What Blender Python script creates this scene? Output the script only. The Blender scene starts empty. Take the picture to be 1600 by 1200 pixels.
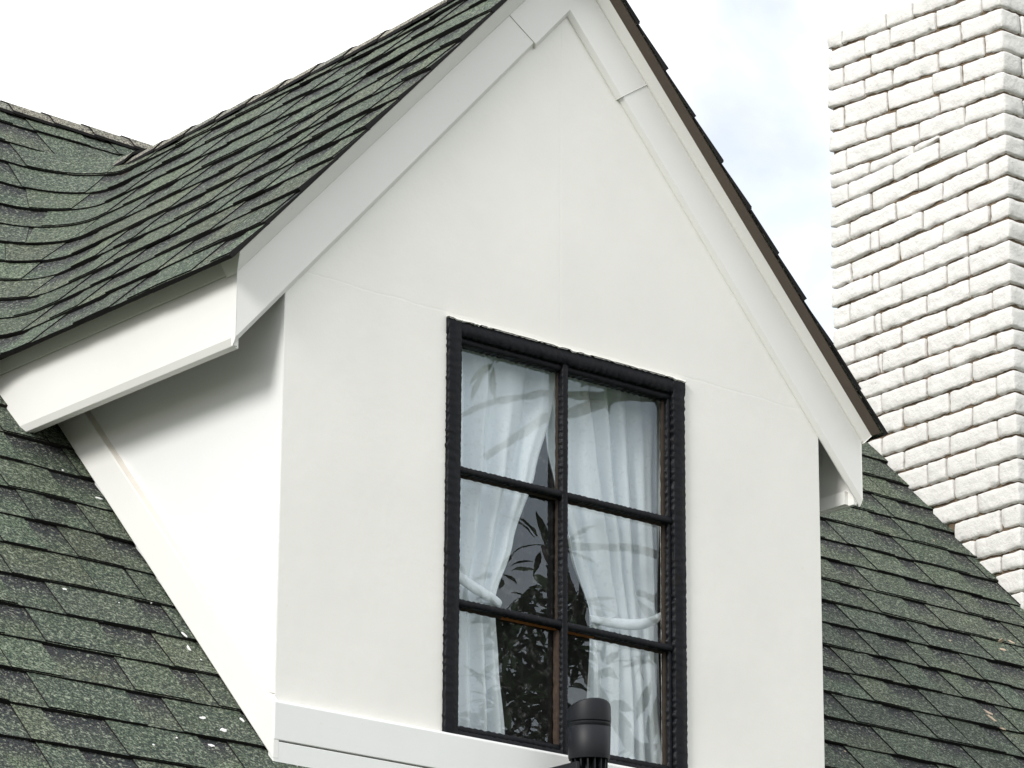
import bpy, math, random
import numpy as np
from mathutils import Vector, Matrix, Quaternion, noise

rnd = random.Random(7)
scene = bpy.context.scene
col = scene.collection

# ------------------------------------------------------------------ camera
YAW, PITCH, ROLL = 0.690708, 0.316102, 0.0061806
CAM = Vector((-5.14773, -7.09056, -2.08082))
F_PX = 5983.664                      # focal length in 1600 px wide picture
fw = Vector((math.sin(YAW) * math.cos(PITCH), math.cos(YAW) * math.cos(PITCH), math.sin(PITCH)))
rt0 = fw.cross(Vector((0, 0, 1))).normalized()
up0 = rt0.cross(fw)
rt = rt0 * math.cos(ROLL) + up0 * math.sin(ROLL)
up = -rt0 * math.sin(ROLL) + up0 * math.cos(ROLL)
cd = bpy.data.cameras.new('camera')
cd.sensor_width = 36.0
cd.lens = F_PX / 1600 * 36
cd.clip_start = 0.1
cd.clip_end = 2000
cam = bpy.data.objects.new('camera', cd)
m = Matrix((rt, up, -fw)).transposed().to_4x4()
m.translation = CAM
cam.matrix_world = m
col.objects.link(cam)
scene.camera = cam

# ------------------------------------------------------------------ sky and sun
SUN_EL = math.radians(28)
SUN_AZ = math.radians(252)            # from +Y clockwise: from the left, a little in front
w = bpy.data.worlds.new('World')
scene.world = w
w.use_nodes = True
nt = w.node_tree
N = nt.nodes
bg = N['Background']
sky = N.new('ShaderNodeTexSky')
sky.sky_type = 'NISHITA'
sky.sun_disc = False
sky.sun_elevation = SUN_EL
sky.sun_rotation = SUN_AZ
sky.dust_density = 1.0
tc = N.new('ShaderNodeTexCoord')
n1 = N.new('ShaderNodeTexNoise')
n1.inputs['Scale'].default_value = 8
n1.inputs['Detail'].default_value = 7
n1.inputs['Roughness'].default_value = 0.55
n1.inputs['Distortion'].default_value = 0.35
cr = N.new('ShaderNodeValToRGB')
cr.color_ramp.elements[0].position = 0.36
cr.color_ramp.elements[0].color = (0.58, 0.58, 0.58, 1)
cr.color_ramp.elements[1].position = 0.53
cr.color_ramp.elements[1].color = (1, 1, 1, 1)
mx = N.new('ShaderNodeMix')
mx.data_type = 'RGBA'
n2 = N.new('ShaderNodeTexNoise')
n2.inputs['Scale'].default_value = 6.0
n2.inputs['Detail'].default_value = 5
cr2 = N.new('ShaderNodeValToRGB')
cr2.color_ramp.elements[0].position = 0.36
cr2.color_ramp.elements[0].color = (0.52, 0.535, 0.56, 1)
cr2.color_ramp.elements[1].position = 0.62
cr2.color_ramp.elements[1].color = (0.90, 0.905, 0.91, 1)
sc10 = N.new('ShaderNodeVectorMath')
sc10.operation = 'SCALE'
sc10.inputs['Scale'].default_value = 10.0
nt.links.new(tc.outputs['Generated'], n2.inputs['Vector'])
nt.links.new(n2.outputs['Fac'], cr2.inputs['Fac'])
nt.links.new(cr2.outputs['Color'], sc10.inputs[0])
nt.links.new(sc10.outputs[0], mx.inputs['B'])
cmap = N.new('ShaderNodeMapping')
cmap.inputs['Location'].default_value = (56.28, 41.26, 40.43)
nt.links.new(tc.outputs['Generated'], cmap.inputs['Vector'])
nt.links.new(cmap.outputs['Vector'], n1.inputs['Vector'])
nt.links.new(n1.outputs['Fac'], cr.inputs['Fac'])
nt.links.new(cr.outputs['Color'], mx.inputs['Factor'])
nt.links.new(sky.outputs['Color'], mx.inputs['A'])
nt.links.new(mx.outputs['Result'], bg.inputs['Color'])
bg.inputs['Strength'].default_value = 0.105
sd = bpy.data.lights.new('sun', 'SUN')
sd.energy = 1.5
sd.angle = math.radians(18)
sd.color = (1.0, 0.985, 0.955)
so = bpy.data.objects.new('sun', sd)
sdir = Vector((math.sin(SUN_AZ) * math.cos(SUN_EL), math.cos(SUN_AZ) * math.cos(SUN_EL), math.sin(SUN_EL)))
so.rotation_euler = sdir.to_track_quat('Z', 'Y').to_euler()
so.location = (-8, -4, 8)
col.objects.link(so)
vs = scene.view_settings
vs.view_transform = 'Standard'
vs.look = 'None'
vs.exposure = 0.89
vs.gamma = 1.0
vs.use_curve_mapping = False
scene.cycles.max_bounces = 8
scene.cycles.transparent_max_bounces = 16

# ------------------------------------------------------------------ helpers
def project(P):
    d = Vector(P) - CAM
    z = d.dot(fw)
    if z < 0.1:
        return (-9999, -9999)
    return (800 + F_PX * d.dot(rt) / z, 600 - F_PX * d.dot(up) / z)


def empty(name, loc, label=None, cat=None, group=None):
    o = bpy.data.objects.new(name, None)
    o.location = loc
    o.empty_display_size = 0.2
    col.objects.link(o)
    if label:
        o['label'] = label
        o['category'] = cat
    if group:
        o['group'] = group
    return o


ORIG = {}


def mk(name, verts, faces, mats, parent=None, fmat=None, smooth=False, tint=None):
    """one mesh object in world coordinates, its origin moved to its own centre"""
    v = np.array(verts, dtype=float)
    c = (v.min(0) + v.max(0)) / 2
    me = bpy.data.meshes.new(name)
    me.from_pydata((v - c).tolist(), [], faces)
    if not isinstance(mats, (list, tuple)):
        mats = [mats]
    for a in mats:
        me.materials.append(a)
    if fmat is not None:
        me.polygons.foreach_set('material_index', fmat)
    if smooth:
        me.polygons.foreach_set('use_smooth', [True] * len(me.polygons))
    if tint is not None:
        at = me.attributes.new('tint', 'FLOAT_COLOR', 'POINT')
        at.data.foreach_set('color', np.array(tint, dtype=np.float32).ravel())
    me.update()
    o = bpy.data.objects.new(name, me)
    col.objects.link(o)
    place(o, c, parent)
    return o


def place(o, c, parent):
    c = Vector(c)
    if parent is not None:
        o.parent = parent
        o.location = c - ORIG.get(parent.name, parent.location.copy())
    else:
        o.location = c
    ORIG[o.name] = c


def kind(o, k):
    o['kind'] = k
    return o


def tag(o, label, cat, group=None):
    o['label'] = label
    o['category'] = cat
    if group:
        o['group'] = group
    return o


def prism(poly, axis, a0, a1):
    """extrude a 2D polygon along an axis: axis 'x' poly=(y,z); 'y' poly=(x,z); 'z' poly=(x,y)"""
    def P(q, a):
        return {'x': (a, q[0], q[1]), 'y': (q[0], a, q[1]), 'z': (q[0], q[1], a)}[axis]
    n = len(poly)
    V = [P(q, a0) for q in poly] + [P(q, a1) for q in poly]
    area = sum(poly[i][0] * poly[(i + 1) % n][1] - poly[(i + 1) % n][0] * poly[i][1] for i in range(n))
    Fs = [list(range(n)), list(range(2 * n - 1, n - 1, -1))]
    for i in range(n):
        j = (i + 1) % n
        Fs.append([i, i + n, j + n, j])
    # keep normals outward: a0 side should face -axis
    flip = (area > 0) if axis in ('x', 'z') else (area < 0)
    if a1 < a0:
        flip = not flip
    if flip:
        Fs = [f[::-1] for f in Fs]
    return V, Fs


def box(x0, x1, y0, y1, z0, z1):
    return prism([(x0, y0), (x1, y0), (x1, y1), (x0, y1)], 'z', z0, z1)


def join(parts):
    V, Fs = [], []
    for v, f in parts:
        b = len(V)
        V += [tuple(q) for q in v]
        Fs += [[i + b for i in g] for g in f]
    return V, Fs


def bevel(o, wdt=0.002, seg=2):
    b = o.modifiers.new('bevel', 'BEVEL')
    b.width = wdt
    b.segments = seg
    b.limit_method = 'ANGLE'
    b.angle_limit = math.radians(35)
    return o


def tube(path, radii, n=8, caps=True):
    V, Fs = [], []
    P = [Vector(p) for p in path]
    prev = None
    for i, p in enumerate(P):
        t = (P[min(i + 1, len(P) - 1)] - P[max(i - 1, 0)]).normalized()
        if prev is None:
            a = t.orthogonal().normalized()
        else:
            a = (prev - t * prev.dot(t)).normalized()
        prev = a
        b = t.cross(a)
        r = radii[i] if isinstance(radii, (list, tuple)) else radii
        for k in range(n):
            g = 2 * math.pi * k / n
            V.append(tuple(p + a * (r * math.cos(g)) + b * (r * math.sin(g))))
    for i in range(len(P) - 1):
        for k in range(n):
            k2 = (k + 1) % n
            Fs.append([i * n + k, i * n + k2, (i + 1) * n + k2, (i + 1) * n + k])
    if caps:
        Fs.append(list(range(n))[::-1])
        Fs.append([(len(P) - 1) * n + k for k in range(n)])
    return V, Fs


# ------------------------------------------------------------------ materials
def newmat(name):
    mt = bpy.data.materials.new(name)
    mt.use_nodes = True
    return mt, mt.node_tree, mt.node_tree.nodes['Principled BSDF']


def nd(t, typ, **kw):
    n = t.nodes.new(typ)
    for k, v in kw.items():
        if k in n.inputs.keys():
            n.inputs[k].default_value = v
        else:
            setattr(n, k, v)
    return n


def pos(t):
    return nd(t, 'ShaderNodeNewGeometry').outputs['Position']


def noise_node(t, scale, detail=3, rough=0.5, dist=0.0, vec=None):
    n = nd(t, 'ShaderNodeTexNoise')
    n.inputs['Scale'].default_value = scale
    n.inputs['Detail'].default_value = detail
    n.inputs['Roughness'].default_value = rough
    n.inputs['Distortion'].default_value = dist
    t.links.new(vec if vec is not None else pos(t), n.inputs['Vector'])
    return n.outputs['Fac']


def ramp(t, fac, stops):
    r = nd(t, 'ShaderNodeValToRGB')
    e = r.color_ramp.elements
    while len(e) < len(stops):
        e.new(0.5)
    for i, (p, c) in enumerate(stops):
        e[i].position = p
        e[i].color = (c, c, c, 1) if not isinstance(c, tuple) else (*c, 1)
    t.links.new(fac, r.inputs['Fac'])
    return r.outputs['Color']


def mixc(t, fac, a, b, mode='MIX'):
    n = nd(t, 'ShaderNodeMix')
    n.data_type = 'RGBA'
    n.blend_type = mode
    for s, k in ((fac, 'Factor'), (a, 'A'), (b, 'B')):
        if isinstance(s, (int, float)):
            n.inputs[k].default_value = s
        elif isinstance(s, tuple):
            n.inputs[k].default_value = (*s, 1)
        else:
            t.links.new(s, n.inputs[k])
    return n.outputs['Result']


def bump(t, bsdf, height, strength, dist, prev=None):
    b = nd(t, 'ShaderNodeBump')
    b.inputs['Strength'].default_value = strength
    b.inputs['Distance'].default_value = dist
    t.links.new(height, b.inputs['Height'])
    if prev is not None:
        t.links.new(prev, b.inputs['Normal'])
    t.links.new(b.outputs['Normal'], bsdf.inputs['Normal'])
    return b.outputs['Normal']


def paint(name, colr, rough=0.55, grain=None, wear=0.06, bumps=0.12):
    mt, t, b = newmat(name)
    big = noise_node(t, 2.3, 4, 0.6)
    fine = noise_node(t, 26, 4, 0.6)
    c = mixc(t, ramp(t, big, [(0.35, 0.0), (0.7, 1.0)]), colr, tuple(x * (1 - wear) for x in colr))
    spots = ramp(t, noise_node(t, 55, 2, 0.5), [(0.72, 0.0), (0.78, 0.35)])
    c = mixc(t, spots, c, tuple(x * k for x, k in zip(colr, (0.86, 0.84, 0.78))))
    t.links.new(c, b.inputs['Base Color'])
    b.inputs['Roughness'].default_value = rough
    b.inputs['Specular IOR Level'].default_value = 0.35
    nrm = bump(t, b, fine, bumps, 0.004)
    if grain:
        mp = nd(t, 'ShaderNodeMapping')
        mp.inputs['Scale'].default_value = grain
        t.links.new(pos(t), mp.inputs['Vector'])
        g = noise_node(t, 1.0, 5, 0.65, 0.4, mp.outputs['Vector'])
        nrm = bump(t, b, g, 0.10, 0.002, nrm)
    return mt


WHITE = (0.81, 0.795, 0.75)
M = {}
M['wall'] = paint('wall_paint', WHITE, 0.6, None, 0.06, 0.22)
M['trim'] = paint('trim_paint', (0.80, 0.79, 0.76), 0.45, None, 0.04, 0.06)
M['trim_grain_x'] = paint('trim_paint_grain_x', (0.78, 0.785, 0.765), 0.5, (4, 40, 90), 0.05, 0.05)
M['cheek'] = paint('cheek_paint', (0.79, 0.79, 0.78), 0.5, None, 0.03, 0.10)


def wall_seams():
    """faint filled board joints in the gable wall (fine relief only)"""
    mt = M['wall']
    t = mt.node_tree
    b = t.nodes['Principled BSDF']
    prev = b.inputs['Normal'].links[0].from_socket
    sx = nd(t, 'ShaderNodeSeparateXYZ')
    wob = noise_node(t, 5, 3)
    t.links.new(pos(t), sx.inputs[0])

    def mth(op, a, c):
        n = nd(t, 'ShaderNodeMath', operation=op)
        for i, q in enumerate((a, c)):
            if isinstance(q, (int, float)):
                n.inputs[i].default_value = q
            else:
                t.links.new(q, n.inputs[i])
        return n.outputs[0]
    X, Z = sx.outputs['X'], sx.outputs['Z']
    wv = mth('MULTIPLY', mth('SUBTRACT', wob, 0.5), 0.03)
    d1 = mth('ABSOLUTE', mth('SUBTRACT', X, 0.872), 0)
    d1 = mth('ADD', d1, mth('MULTIPLY', mth('LESS_THAN', Z, 1.10), 5))
    d2 = mth('ABSOLUTE', mth('ADD', mth('SUBTRACT', Z, 1.075), wv), 0)
    d = mth('MINIMUM', d1, d2)
    h = mth('MINIMUM', mth('MULTIPLY', d, 250), 1.0)
    bump(t, b, h, 0.16, 0.0014, prev)


wall_seams()


def shingle_mat(name, cap=False):
    mt, t, b = newmat(name)
    at = nd(t, 'ShaderNodeAttribute', attribute_name='tint')
    c = at.outputs['Color']
    blend = ramp(t, noise_node(t, 9, 3, 0.6), [(0.4, 0.0), (0.66, 0.55)])
    if not cap:
        c = mixc(t, blend, c, (0.062, 0.072, 0.058))
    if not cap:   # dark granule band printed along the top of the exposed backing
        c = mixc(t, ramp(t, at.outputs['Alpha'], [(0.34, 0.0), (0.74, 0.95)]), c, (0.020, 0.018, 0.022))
    g1 = noise_node(t, 190, 2, 0.7)
    g2 = noise_node(t, 105, 3, 0.75)
    c = mixc(t, 0.9, c, ramp(t, g1, [(0.38, 0.15), (0.5, 0.9), (0.61, 2.6)]), 'MULTIPLY')
    c = mixc(t, ramp(t, g2, [(0.56, 0.0), (0.62, 0.85)]), c, (0.27, 0.30, 0.23))
    c = mixc(t, ramp(t, g2, [(0.38, 0.9), (0.47, 0.0)]), c, (0.018, 0.031, 0.028))
    t.links.new(c, b.inputs['Base Color'])
    b.inputs['Roughness'].default_value = 0.8
    b.inputs['Specular IOR Level'].default_value = 0.3
    bump(t, b, g1, 0.9, 0.0025)
    return mt


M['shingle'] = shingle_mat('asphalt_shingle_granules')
M['cap'] = shingle_mat('ridge_cap_granules', True)


def plain(name, c, rough=0.6, spec=0.3, ns=40, var=0.25, bmp=0.2, bd=0.003, metal=0.0):
    mt, t, b = newmat(name)
    f = noise_node(t, ns, 4, 0.6)
    cc = mixc(t, f, tuple(x * (1 - var) for x in c), tuple(min(1, x * (1 + var)) for x in c))
    t.links.new(cc, b.inputs['Base Color'])
    b.inputs['Roughness'].default_value = rough
    b.inputs['Specular IOR Level'].default_value = spec
    b.inputs['Metallic'].default_value = metal
    if bmp:
        bump(t, b, f, bmp, bd)
    return mt


M['asphalt_edge'] = plain('shingle_cut_edge', (0.014, 0.013, 0.013), 0.85, 0.2, 200)
M['drip'] = plain('brown_drip_edge', (0.085, 0.066, 0.052), 0.55, 0.3, 12, 0.2, 0.08)
M['deck'] = plain('roof_deck', (0.06, 0.05, 0.045), 0.8, 0.2)
M['mortar'] = plain('stained_mortar', (0.15, 0.11, 0.075), 0.9, 0.1, 60, 0.4, 0.6, 0.01)
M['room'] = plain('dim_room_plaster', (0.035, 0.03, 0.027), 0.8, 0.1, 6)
M['black_plastic'] = plain('black_lamp_housing', (0.008, 0.009, 0.012), 0.5, 0.3, 300, 0.1, 0.05, 0.001)
M['lens'] = plain('lamp_lens', (0.05, 0.05, 0.055), 0.1, 0.6, 20, 0.1, 0)
M['mortar_drop'] = plain('dried_mortar_splash', (0.50, 0.40, 0.30), 0.9, 0.1, 90, 0.3, 0.5)
M['paint_drop'] = plain('white_paint_drop', (0.8, 0.8, 0.78), 0.5, 0.3, 90, 0.05, 0.1)
M['rust'] = plain('rusty_putty', (0.16, 0.06, 0.014), 0.8, 0.2, 60, 0.5, 0.4)
M['rust_brown'] = plain('rusty_bare_iron', (0.045, 0.030, 0.022), 0.8, 0.2, 45, 0.6, 0.5)
M['putty'] = plain('weathered_brown_putty', (0.028, 0.020, 0.015), 0.75, 0.2, 70, 0.5, 0.5)
M['bark'] = plain('bark', (0.10, 0.085, 0.07), 0.9, 0.1, 30, 0.4, 0.8, 0.02)
M['beige_caulk'] = plain('aged_beige_caulk', (0.68, 0.64, 0.58), 0.6, 0.3, 20, 0.08, 0.2)
M['caulk'] = plain('cracked_white_caulk', (0.74, 0.73, 0.69), 0.6, 0.3, 80, 0.1, 0.3)


def iron():
    mt, t, b = newmat('hammered_black_iron')
    f = noise_node(t, 55, 3, 0.6)
    c = mixc(t, ramp(t, noise_node(t, 38, 4, 0.7), [(0.56, 0.0), (0.74, 0.6)]), (0.004, 0.0045, 0.0065), (0.016, 0.011, 0.009))
    t.links.new(c, b.inputs['Base Color'])
    b.inputs['Roughness'].default_value = 0.48
    b.inputs['Specular IOR Level'].default_value = 0.16
    bump(t, b, f, 0.4, 0.005)
    return mt


M['iron'] = iron()


def brickmat():
    mt, t, b = newmat('white_painted_brick')
    big = noise_node(t, 7, 3, 0.6)
    pit = noise_node(t, 75, 5, 0.7)
    lum = noise_node(t, 24, 4, 0.65)
    c = mixc(t, big, (0.72, 0.705, 0.675), (0.64, 0.625, 0.595))
    c = mixc(t, ramp(t, pit, [(0.26, 0.75), (0.37, 0.0)]), c, (0.40, 0.34, 0.28))
    t.links.new(c, b.inputs['Base Color'])
    b.inputs['Roughness'].default_value = 0.75
    b.inputs['Specular IOR Level'].default_value = 0.2
    n = bump(t, b, lum, 0.65, 0.012)
    bump(t, b, ramp(t, pit, [(0.25, 0.0), (0.42, 1.0)]), 0.4, 0.004, n)
    return mt


M['brick'] = brickmat()


def glassmat():
    mt = bpy.data.materials.new('window_glass')
    mt.use_nodes = True
    t = mt.node_tree
    t.nodes.remove(t.nodes['Principled BSDF'])
    out = t.nodes['Material Output']
    fr = nd(t, 'ShaderNodeFresnel')
    fr.inputs['IOR'].default_value = 1.52
    tr = nd(t, 'ShaderNodeBsdfTransparent')
    tr.inputs['Color'].default_value = (0.985, 0.992, 0.99, 1)
    gl = nd(t, 'ShaderNodeBsdfGlossy')
    gl.inputs['Roughness'].default_value = 0.0
    gl.inputs['Color'].default_value = (0.86, 0.95, 1.0, 1)
    bn = nd(t, 'ShaderNodeBump')
    bn.inputs['Strength'].default_value = 0.008
    bn.inputs['Distance'].default_value = 0.02
    t.links.new(noise_node(t, 7, 2), bn.inputs['Height'])
    t.links.new(bn.outputs['Normal'], gl.inputs['Normal'])
    dirt = nd(t, 'ShaderNodeBsdfDiffuse')
    dirt.inputs['Color'].default_value = (0.7, 0.7, 0.68, 1)
    m1 = nd(t, 'ShaderNodeMixShader')
    # both faces of the thin sheet are counted on its outer side
    ge = nd(t, 'ShaderNodeNewGeometry')
    inv = nd(t, 'ShaderNodeMath', operation='SUBTRACT')
    inv.inputs[0].default_value = 1.0
    t.links.new(ge.outputs['Backfacing'], inv.inputs[1])
    two = nd(t, 'ShaderNodeMath', operation='MULTIPLY')
    two.inputs[1].default_value = 2.0
    t.links.new(fr.outputs[0], two.inputs[0])
    fac = nd(t, 'ShaderNodeMath', operation='MULTIPLY')
    t.links.new(two.outputs[0], fac.inputs[0])
    t.links.new(inv.outputs[0], fac.inputs[1])
    t.links.new(fac.outputs[0], m1.inputs[0])
    t.links.new(tr.outputs[0], m1.inputs[1])
    t.links.new(gl.outputs[0], m1.inputs[2])
    m2 = nd(t, 'ShaderNodeMixShader')
    t.links.new(ramp(t, noise_node(t, 60, 5, 0.7), [(0.55, 0.006), (0.80, 0.10)]), m2.inputs[0])
    t.links.new(m1.outputs[0], m2.inputs[1])
    t.links.new(dirt.outputs[0], m2.inputs[2])
    t.links.new(m2.outputs[0], out.inputs['Surface'])
    return mt


M['glass'] = glassmat()


def cloth():
    mt = bpy.data.materials.new('sheer_white_curtain')
    mt.use_nodes = True
    t = mt.node_tree
    t.nodes.remove(t.nodes['Principled BSDF'])
    out = t.nodes['Material Output']
    d = nd(t, 'ShaderNodeBsdfDiffuse')
    d.inputs['Color'].default_value = (0.80, 0.85, 0.88, 1)
    tl = nd(t, 'ShaderNodeBsdfTranslucent')
    tl.inputs['Color'].default_value = (0.8, 0.83, 0.83, 1)
    bn = nd(t, 'ShaderNodeBump')
    bn.inputs['Strength'].default_value = 0.12
    bn.inputs['Distance'].default_value = 0.001
    t.links.new(noise_node(t, 400, 2), bn.inputs['Height'])
    t.links.new(bn.outputs['Normal'], d.inputs['Normal'])
    mm = nd(t, 'ShaderNodeMixShader')
    mm.inputs[0].default_value = 0.08
    t.links.new(d.outputs[0], mm.inputs[1])
    t.links.new(tl.outputs[0], mm.inputs[2])
    t.links.new(mm.outputs[0], out.inputs['Surface'])
    return mt


M['cloth'] = cloth()


def leafmat():
    mt, t, b = newmat('leaf_green')
    oi = noise_node(t, 3.0, 2)
    c = mixc(t, oi, (0.035, 0.06, 0.02), (0.06, 0.095, 0.03))
    t.links.new(c, b.inputs['Base Color'])
    b.inputs['Roughness'].default_value = 0.4
    return mt


M['leaf'] = leafmat()


def grassmat():
    mt, t, b = newmat('lawn')
    f = noise_node(t, 4, 6, 0.7)
    c = mixc(t, f, (0.03, 0.05, 0.017), (0.06, 0.085, 0.03))
    c = mixc(t, ramp(t, noise_node(t, 0.3, 3), [(0.45, 0.0), (0.6, 0.4)]), c, (0.10, 0.085, 0.06))
    t.links.new(c, b.inputs['Base Color'])
    b.inputs['Roughness'].default_value = 0.9
    bump(t, b, noise_node(t, 60, 3), 0.8, 0.03)
    return mt


M['lawn'] = grassmat()

# ------------------------------------------------------------------ dimensions
W = 1.787                      # width of the dormer
GROUND = -3.68
RA, RT = -0.143, 1.063         # main roof: z = RA + RT*y
XS, ZS, T = -0.2167, 1.026, 1.08   # dormer roof eave edge and pitch
XR = 0.874                     # dormer ridge
ZR = ZS + T * (XR - XS)
ZM = 2.44                      # main ridge
YM = (ZM - RA) / RT
TH = math.atan(1.07)
SN, CS = math.sin(TH), math.cos(TH)
YG = -0.080                    # gable edge of the shingles
DZ = (ZR - ZS) / 11
EXPO = DZ / SN
FIL = 0.24
LA = FIL * math.pi / 2
CX, CYL, CYC = 3.8526, 2.0269, 1.1748   # chimney side face, far and near corner
CW = 0.66                      # chimney width along x


def Xd(z):
    return XS + (z - ZS) / T


def Ym(z):
    return (z - RA) / RT


# ------------------------------------------------------------------ ground
mk_v = [(-600, -600, GROUND), (600, -600, GROUND), (600, 600, GROUND), (-600, 600, GROUND)]
kind(mk('ground', mk_v, [[0, 1, 2, 3]], M['lawn']), 'structure')

# ------------------------------------------------------------------ house
house = empty('house', (W / 2, 0.0, GROUND),
              'white gabled dormer house with green shingle roofs and white brick chimney', 'house')
ORIG[house.name] = Vector(house.location)

# ---- walls
WL, WR_, WB, WT = 0.500, 1.293, -0.03, 1.056


def rake_z(x):                 # underside of the roof slab above the gable wall
    return ZS - 0.045 + T * ((x - XS) if x < XR else (2 * XR - XS - x))


D = 0.09
pan = [prism([(0, -0.35), (WL, -0.35), (WL, rake_z(WL)), (0, rake_z(0))], 'y', 0, D),
       prism([(WL, WT), (WR_, WT), (WR_, rake_z(WR_)), (XR, rake_z(XR)), (WL, rake_z(WL))], 'y', 0, D),
       prism([(WL, -0.35), (WR_, -0.35), (WR_, WB), (WL, WB)], 'y', 0, D),
       prism([(WR_, -0.35), (W, -0.35), (W, rake_z(W)), (WR_, rake_z(WR_))], 'y', 0, D)]
V, Fs = [], []
# one watertight-looking front: drop the hidden coplanar sides between the panels
for (v, f), skip in zip(pan, ([], [], [], [])):
    b0 = len(V)
    V += v
    Fs += [[i + b0 for i in g] for g in f]
gable = mk('gable_wall', V, Fs, M['wall'], house)
ztop = rake_z(0)
yb = Ym(ztop) + 0.05
cheek_poly = [(.0006, -0.2), (0.2, -0.2), (yb + 0.1, ztop), (.0006, ztop)]
mk('cheek_wall', *prism(cheek_poly, 'x', -0.0015, 0.05), M['cheek'], house)
mk('cheek_wall', *prism(cheek_poly, 'x', W - 0.05, W + 0.0015), M['cheek'], house)
# corner return of the front wall is part of the gable mesh; room behind the window
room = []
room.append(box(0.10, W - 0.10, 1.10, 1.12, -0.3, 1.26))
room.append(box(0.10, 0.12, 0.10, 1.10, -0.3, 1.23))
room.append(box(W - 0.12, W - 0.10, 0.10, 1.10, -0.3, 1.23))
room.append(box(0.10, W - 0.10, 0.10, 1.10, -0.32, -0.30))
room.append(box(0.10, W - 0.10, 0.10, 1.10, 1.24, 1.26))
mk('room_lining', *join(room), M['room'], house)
# lower storey under the main roof
EAVE_Y = -1.05
mk('house_wall', *box(-3.6, 6.6, EAVE_Y + 0.35, EAVE_Y + 0.6, GROUND, Ym(0) * 0 + RA + RT * (EAVE_Y + 0.35) - 0.03), M['wall'], house)
mk('house_wall', *box(-3.6, 6.6, 2 * YM - EAVE_Y - 0.6, 2 * YM - EAVE_Y - 0.35, GROUND, RA + RT * (EAVE_Y + 0.35) - 0.03), M['wall'], house)
for x0 in (-3.6, 6.45):
    zz = RA + RT * (EAVE_Y + 0.6) - 0.03
    mk('house_wall', *prism([(EAVE_Y + 0.6, GROUND), (2 * YM - EAVE_Y - 0.6, GROUND), (2 * YM - EAVE_Y - 0.6, zz), (YM, ZM - 0.08), (EAVE_Y + 0.6, zz)], 'x', x0, x0 + 0.15), M['wall'], house)

# ---- base boards at the foot of the gable wall
b1 = mk('base_board', *prism([(-0.022, -0.101), (0.0, -0.101), (0.0, -0.001), (-0.015, -0.006), (-0.022, -0.012)], 'x', -0.016, W + 0.004), M['trim_grain_x'], house)
bevel(b1, 0.0015)
b2 = mk('base_board', *box(-0.017, W + 0.002, -0.0205, 0.0, -0.163, -0.1045), M['trim_grain_x'], house)
bevel(b2, 0.002)
# board along the roof line on both cheeks
UPZ = 0.143


def cheek_board(x0, x1):
    y0, y1 = -0.021, 1.15
    lo = lambda y: -0.133 + RT * y
    c = [(y0, lo(y0) + 0.008), (y1, lo(y1) + 0.008), (y1, lo(y1) + UPZ), (y0, lo(y0) + UPZ)]
    return prism(c, 'x', x0, x1)


cb = mk('cheek_board', *cheek_board(-0.019, 0.0), M['trim'], house)
bevel(cb, 0.003)
cb = mk('cheek_board', *cheek_board(W, W + 0.017), M['trim'], house)
bevel(cb, 0.003)

for xa_, xb_ in ((-0.019, -0.0014), (W + 0.017, W + 0.0014)):
    V = []
    for i in range(61):
        y_ = 0.004 + 1.08 * i / 60
        zt_ = -0.133 + RT * y_ + UPZ
        hh = min(1.0, i / 8) * (0.004 + 0.0015 * noise.noise(Vector((y_ * 14, 0.3, xa_))))
        V += [(xa_ + (xb_ - xa_) * 0.12, y_, zt_ + 0.0006), (xb_, y_ - 0.004, zt_ + hh), (xb_, y_, zt_ - 0.002)]
    Fs = []
    for i in range(60):
        for a, b in ((0, 1), (1, 2), (2, 0)):
            Fs.append([3 * i + a, 3 * i + b, 3 * i + 3 + b, 3 * i + 3 + a])
    Fs.append([0, 1, 2])
    mk('caulk_line', V, Fs, M['beige_caulk'], house)

# ---- rake boards
RX0, RZ0 = -0.1550, 0.8400     # lower tip of the left rake board
XA = 0.891                     # apex of the boards
RX1 = 2 * XA - RX0
YF = -0.014
BH = 0.1824


def rl(x, off=0.0):            # rake line with a vertical offset
    sl = 1.106 - 0.028 * min(1.0, max(0.0, off / BH))
    return RZ0 + off + sl * ((x - RX0) if x <= XA else (RX1 - x))


ux, uz = 1 / math.sqrt(1 + T * T), T / math.sqrt(1 + T * T)


def cutx(x, off, sgn):
    """point on the offset line hit by a square cut through the base line at x"""
    h = off * ux                # perpendicular distance
    return x - sgn * h * uz, None


def rake(name, side, mat, off0, off1, yfront, yback, xa, xb, cham=0.0):
    """board between two lines parallel to the rake; xa = plumb end, xb = square cut (None: mitre)"""
    def pts(off):
        if side < 0:
            A = (xa, rl(xa, off))
            hx = off * ux * uz
            B = (xb - hx, rl(xb - hx, off))
        else:
            A = (xa, rl(xa, off))
            hx = off * ux * uz
            B = (xb + hx, rl(xb + hx, off))
        return A, B
    rows = [(off0, yback), (off0, yfront + 0.010), (off0 + cham, yfront), (off1, yfront), (off1, yback)] if cham else \
           [(off0, yback), (off0, yfront), (off1, yfront), (off1, yback)]
    V = []
    for o_, y_ in rows:
        A, B = pts(o_)
        V += [(A[0], y_, A[1]), (B[0], y_, B[1])]
    n = len(rows)
    Fs = [[2 * i, 2 * i + 1, 2 * ((i + 1) % n) + 1, 2 * ((i + 1) % n)] for i in range(n)]
    Fs.append([2 * i for i in range(n)][::-1])
    Fs.append([2 * i + 1 for i in range(n)])
    if side > 0:
        Fs = [f[::-1] for f in Fs]
    o = mk(name, V, Fs, mat, house)
    bevel(o, 0.0008)
    return o


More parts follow.
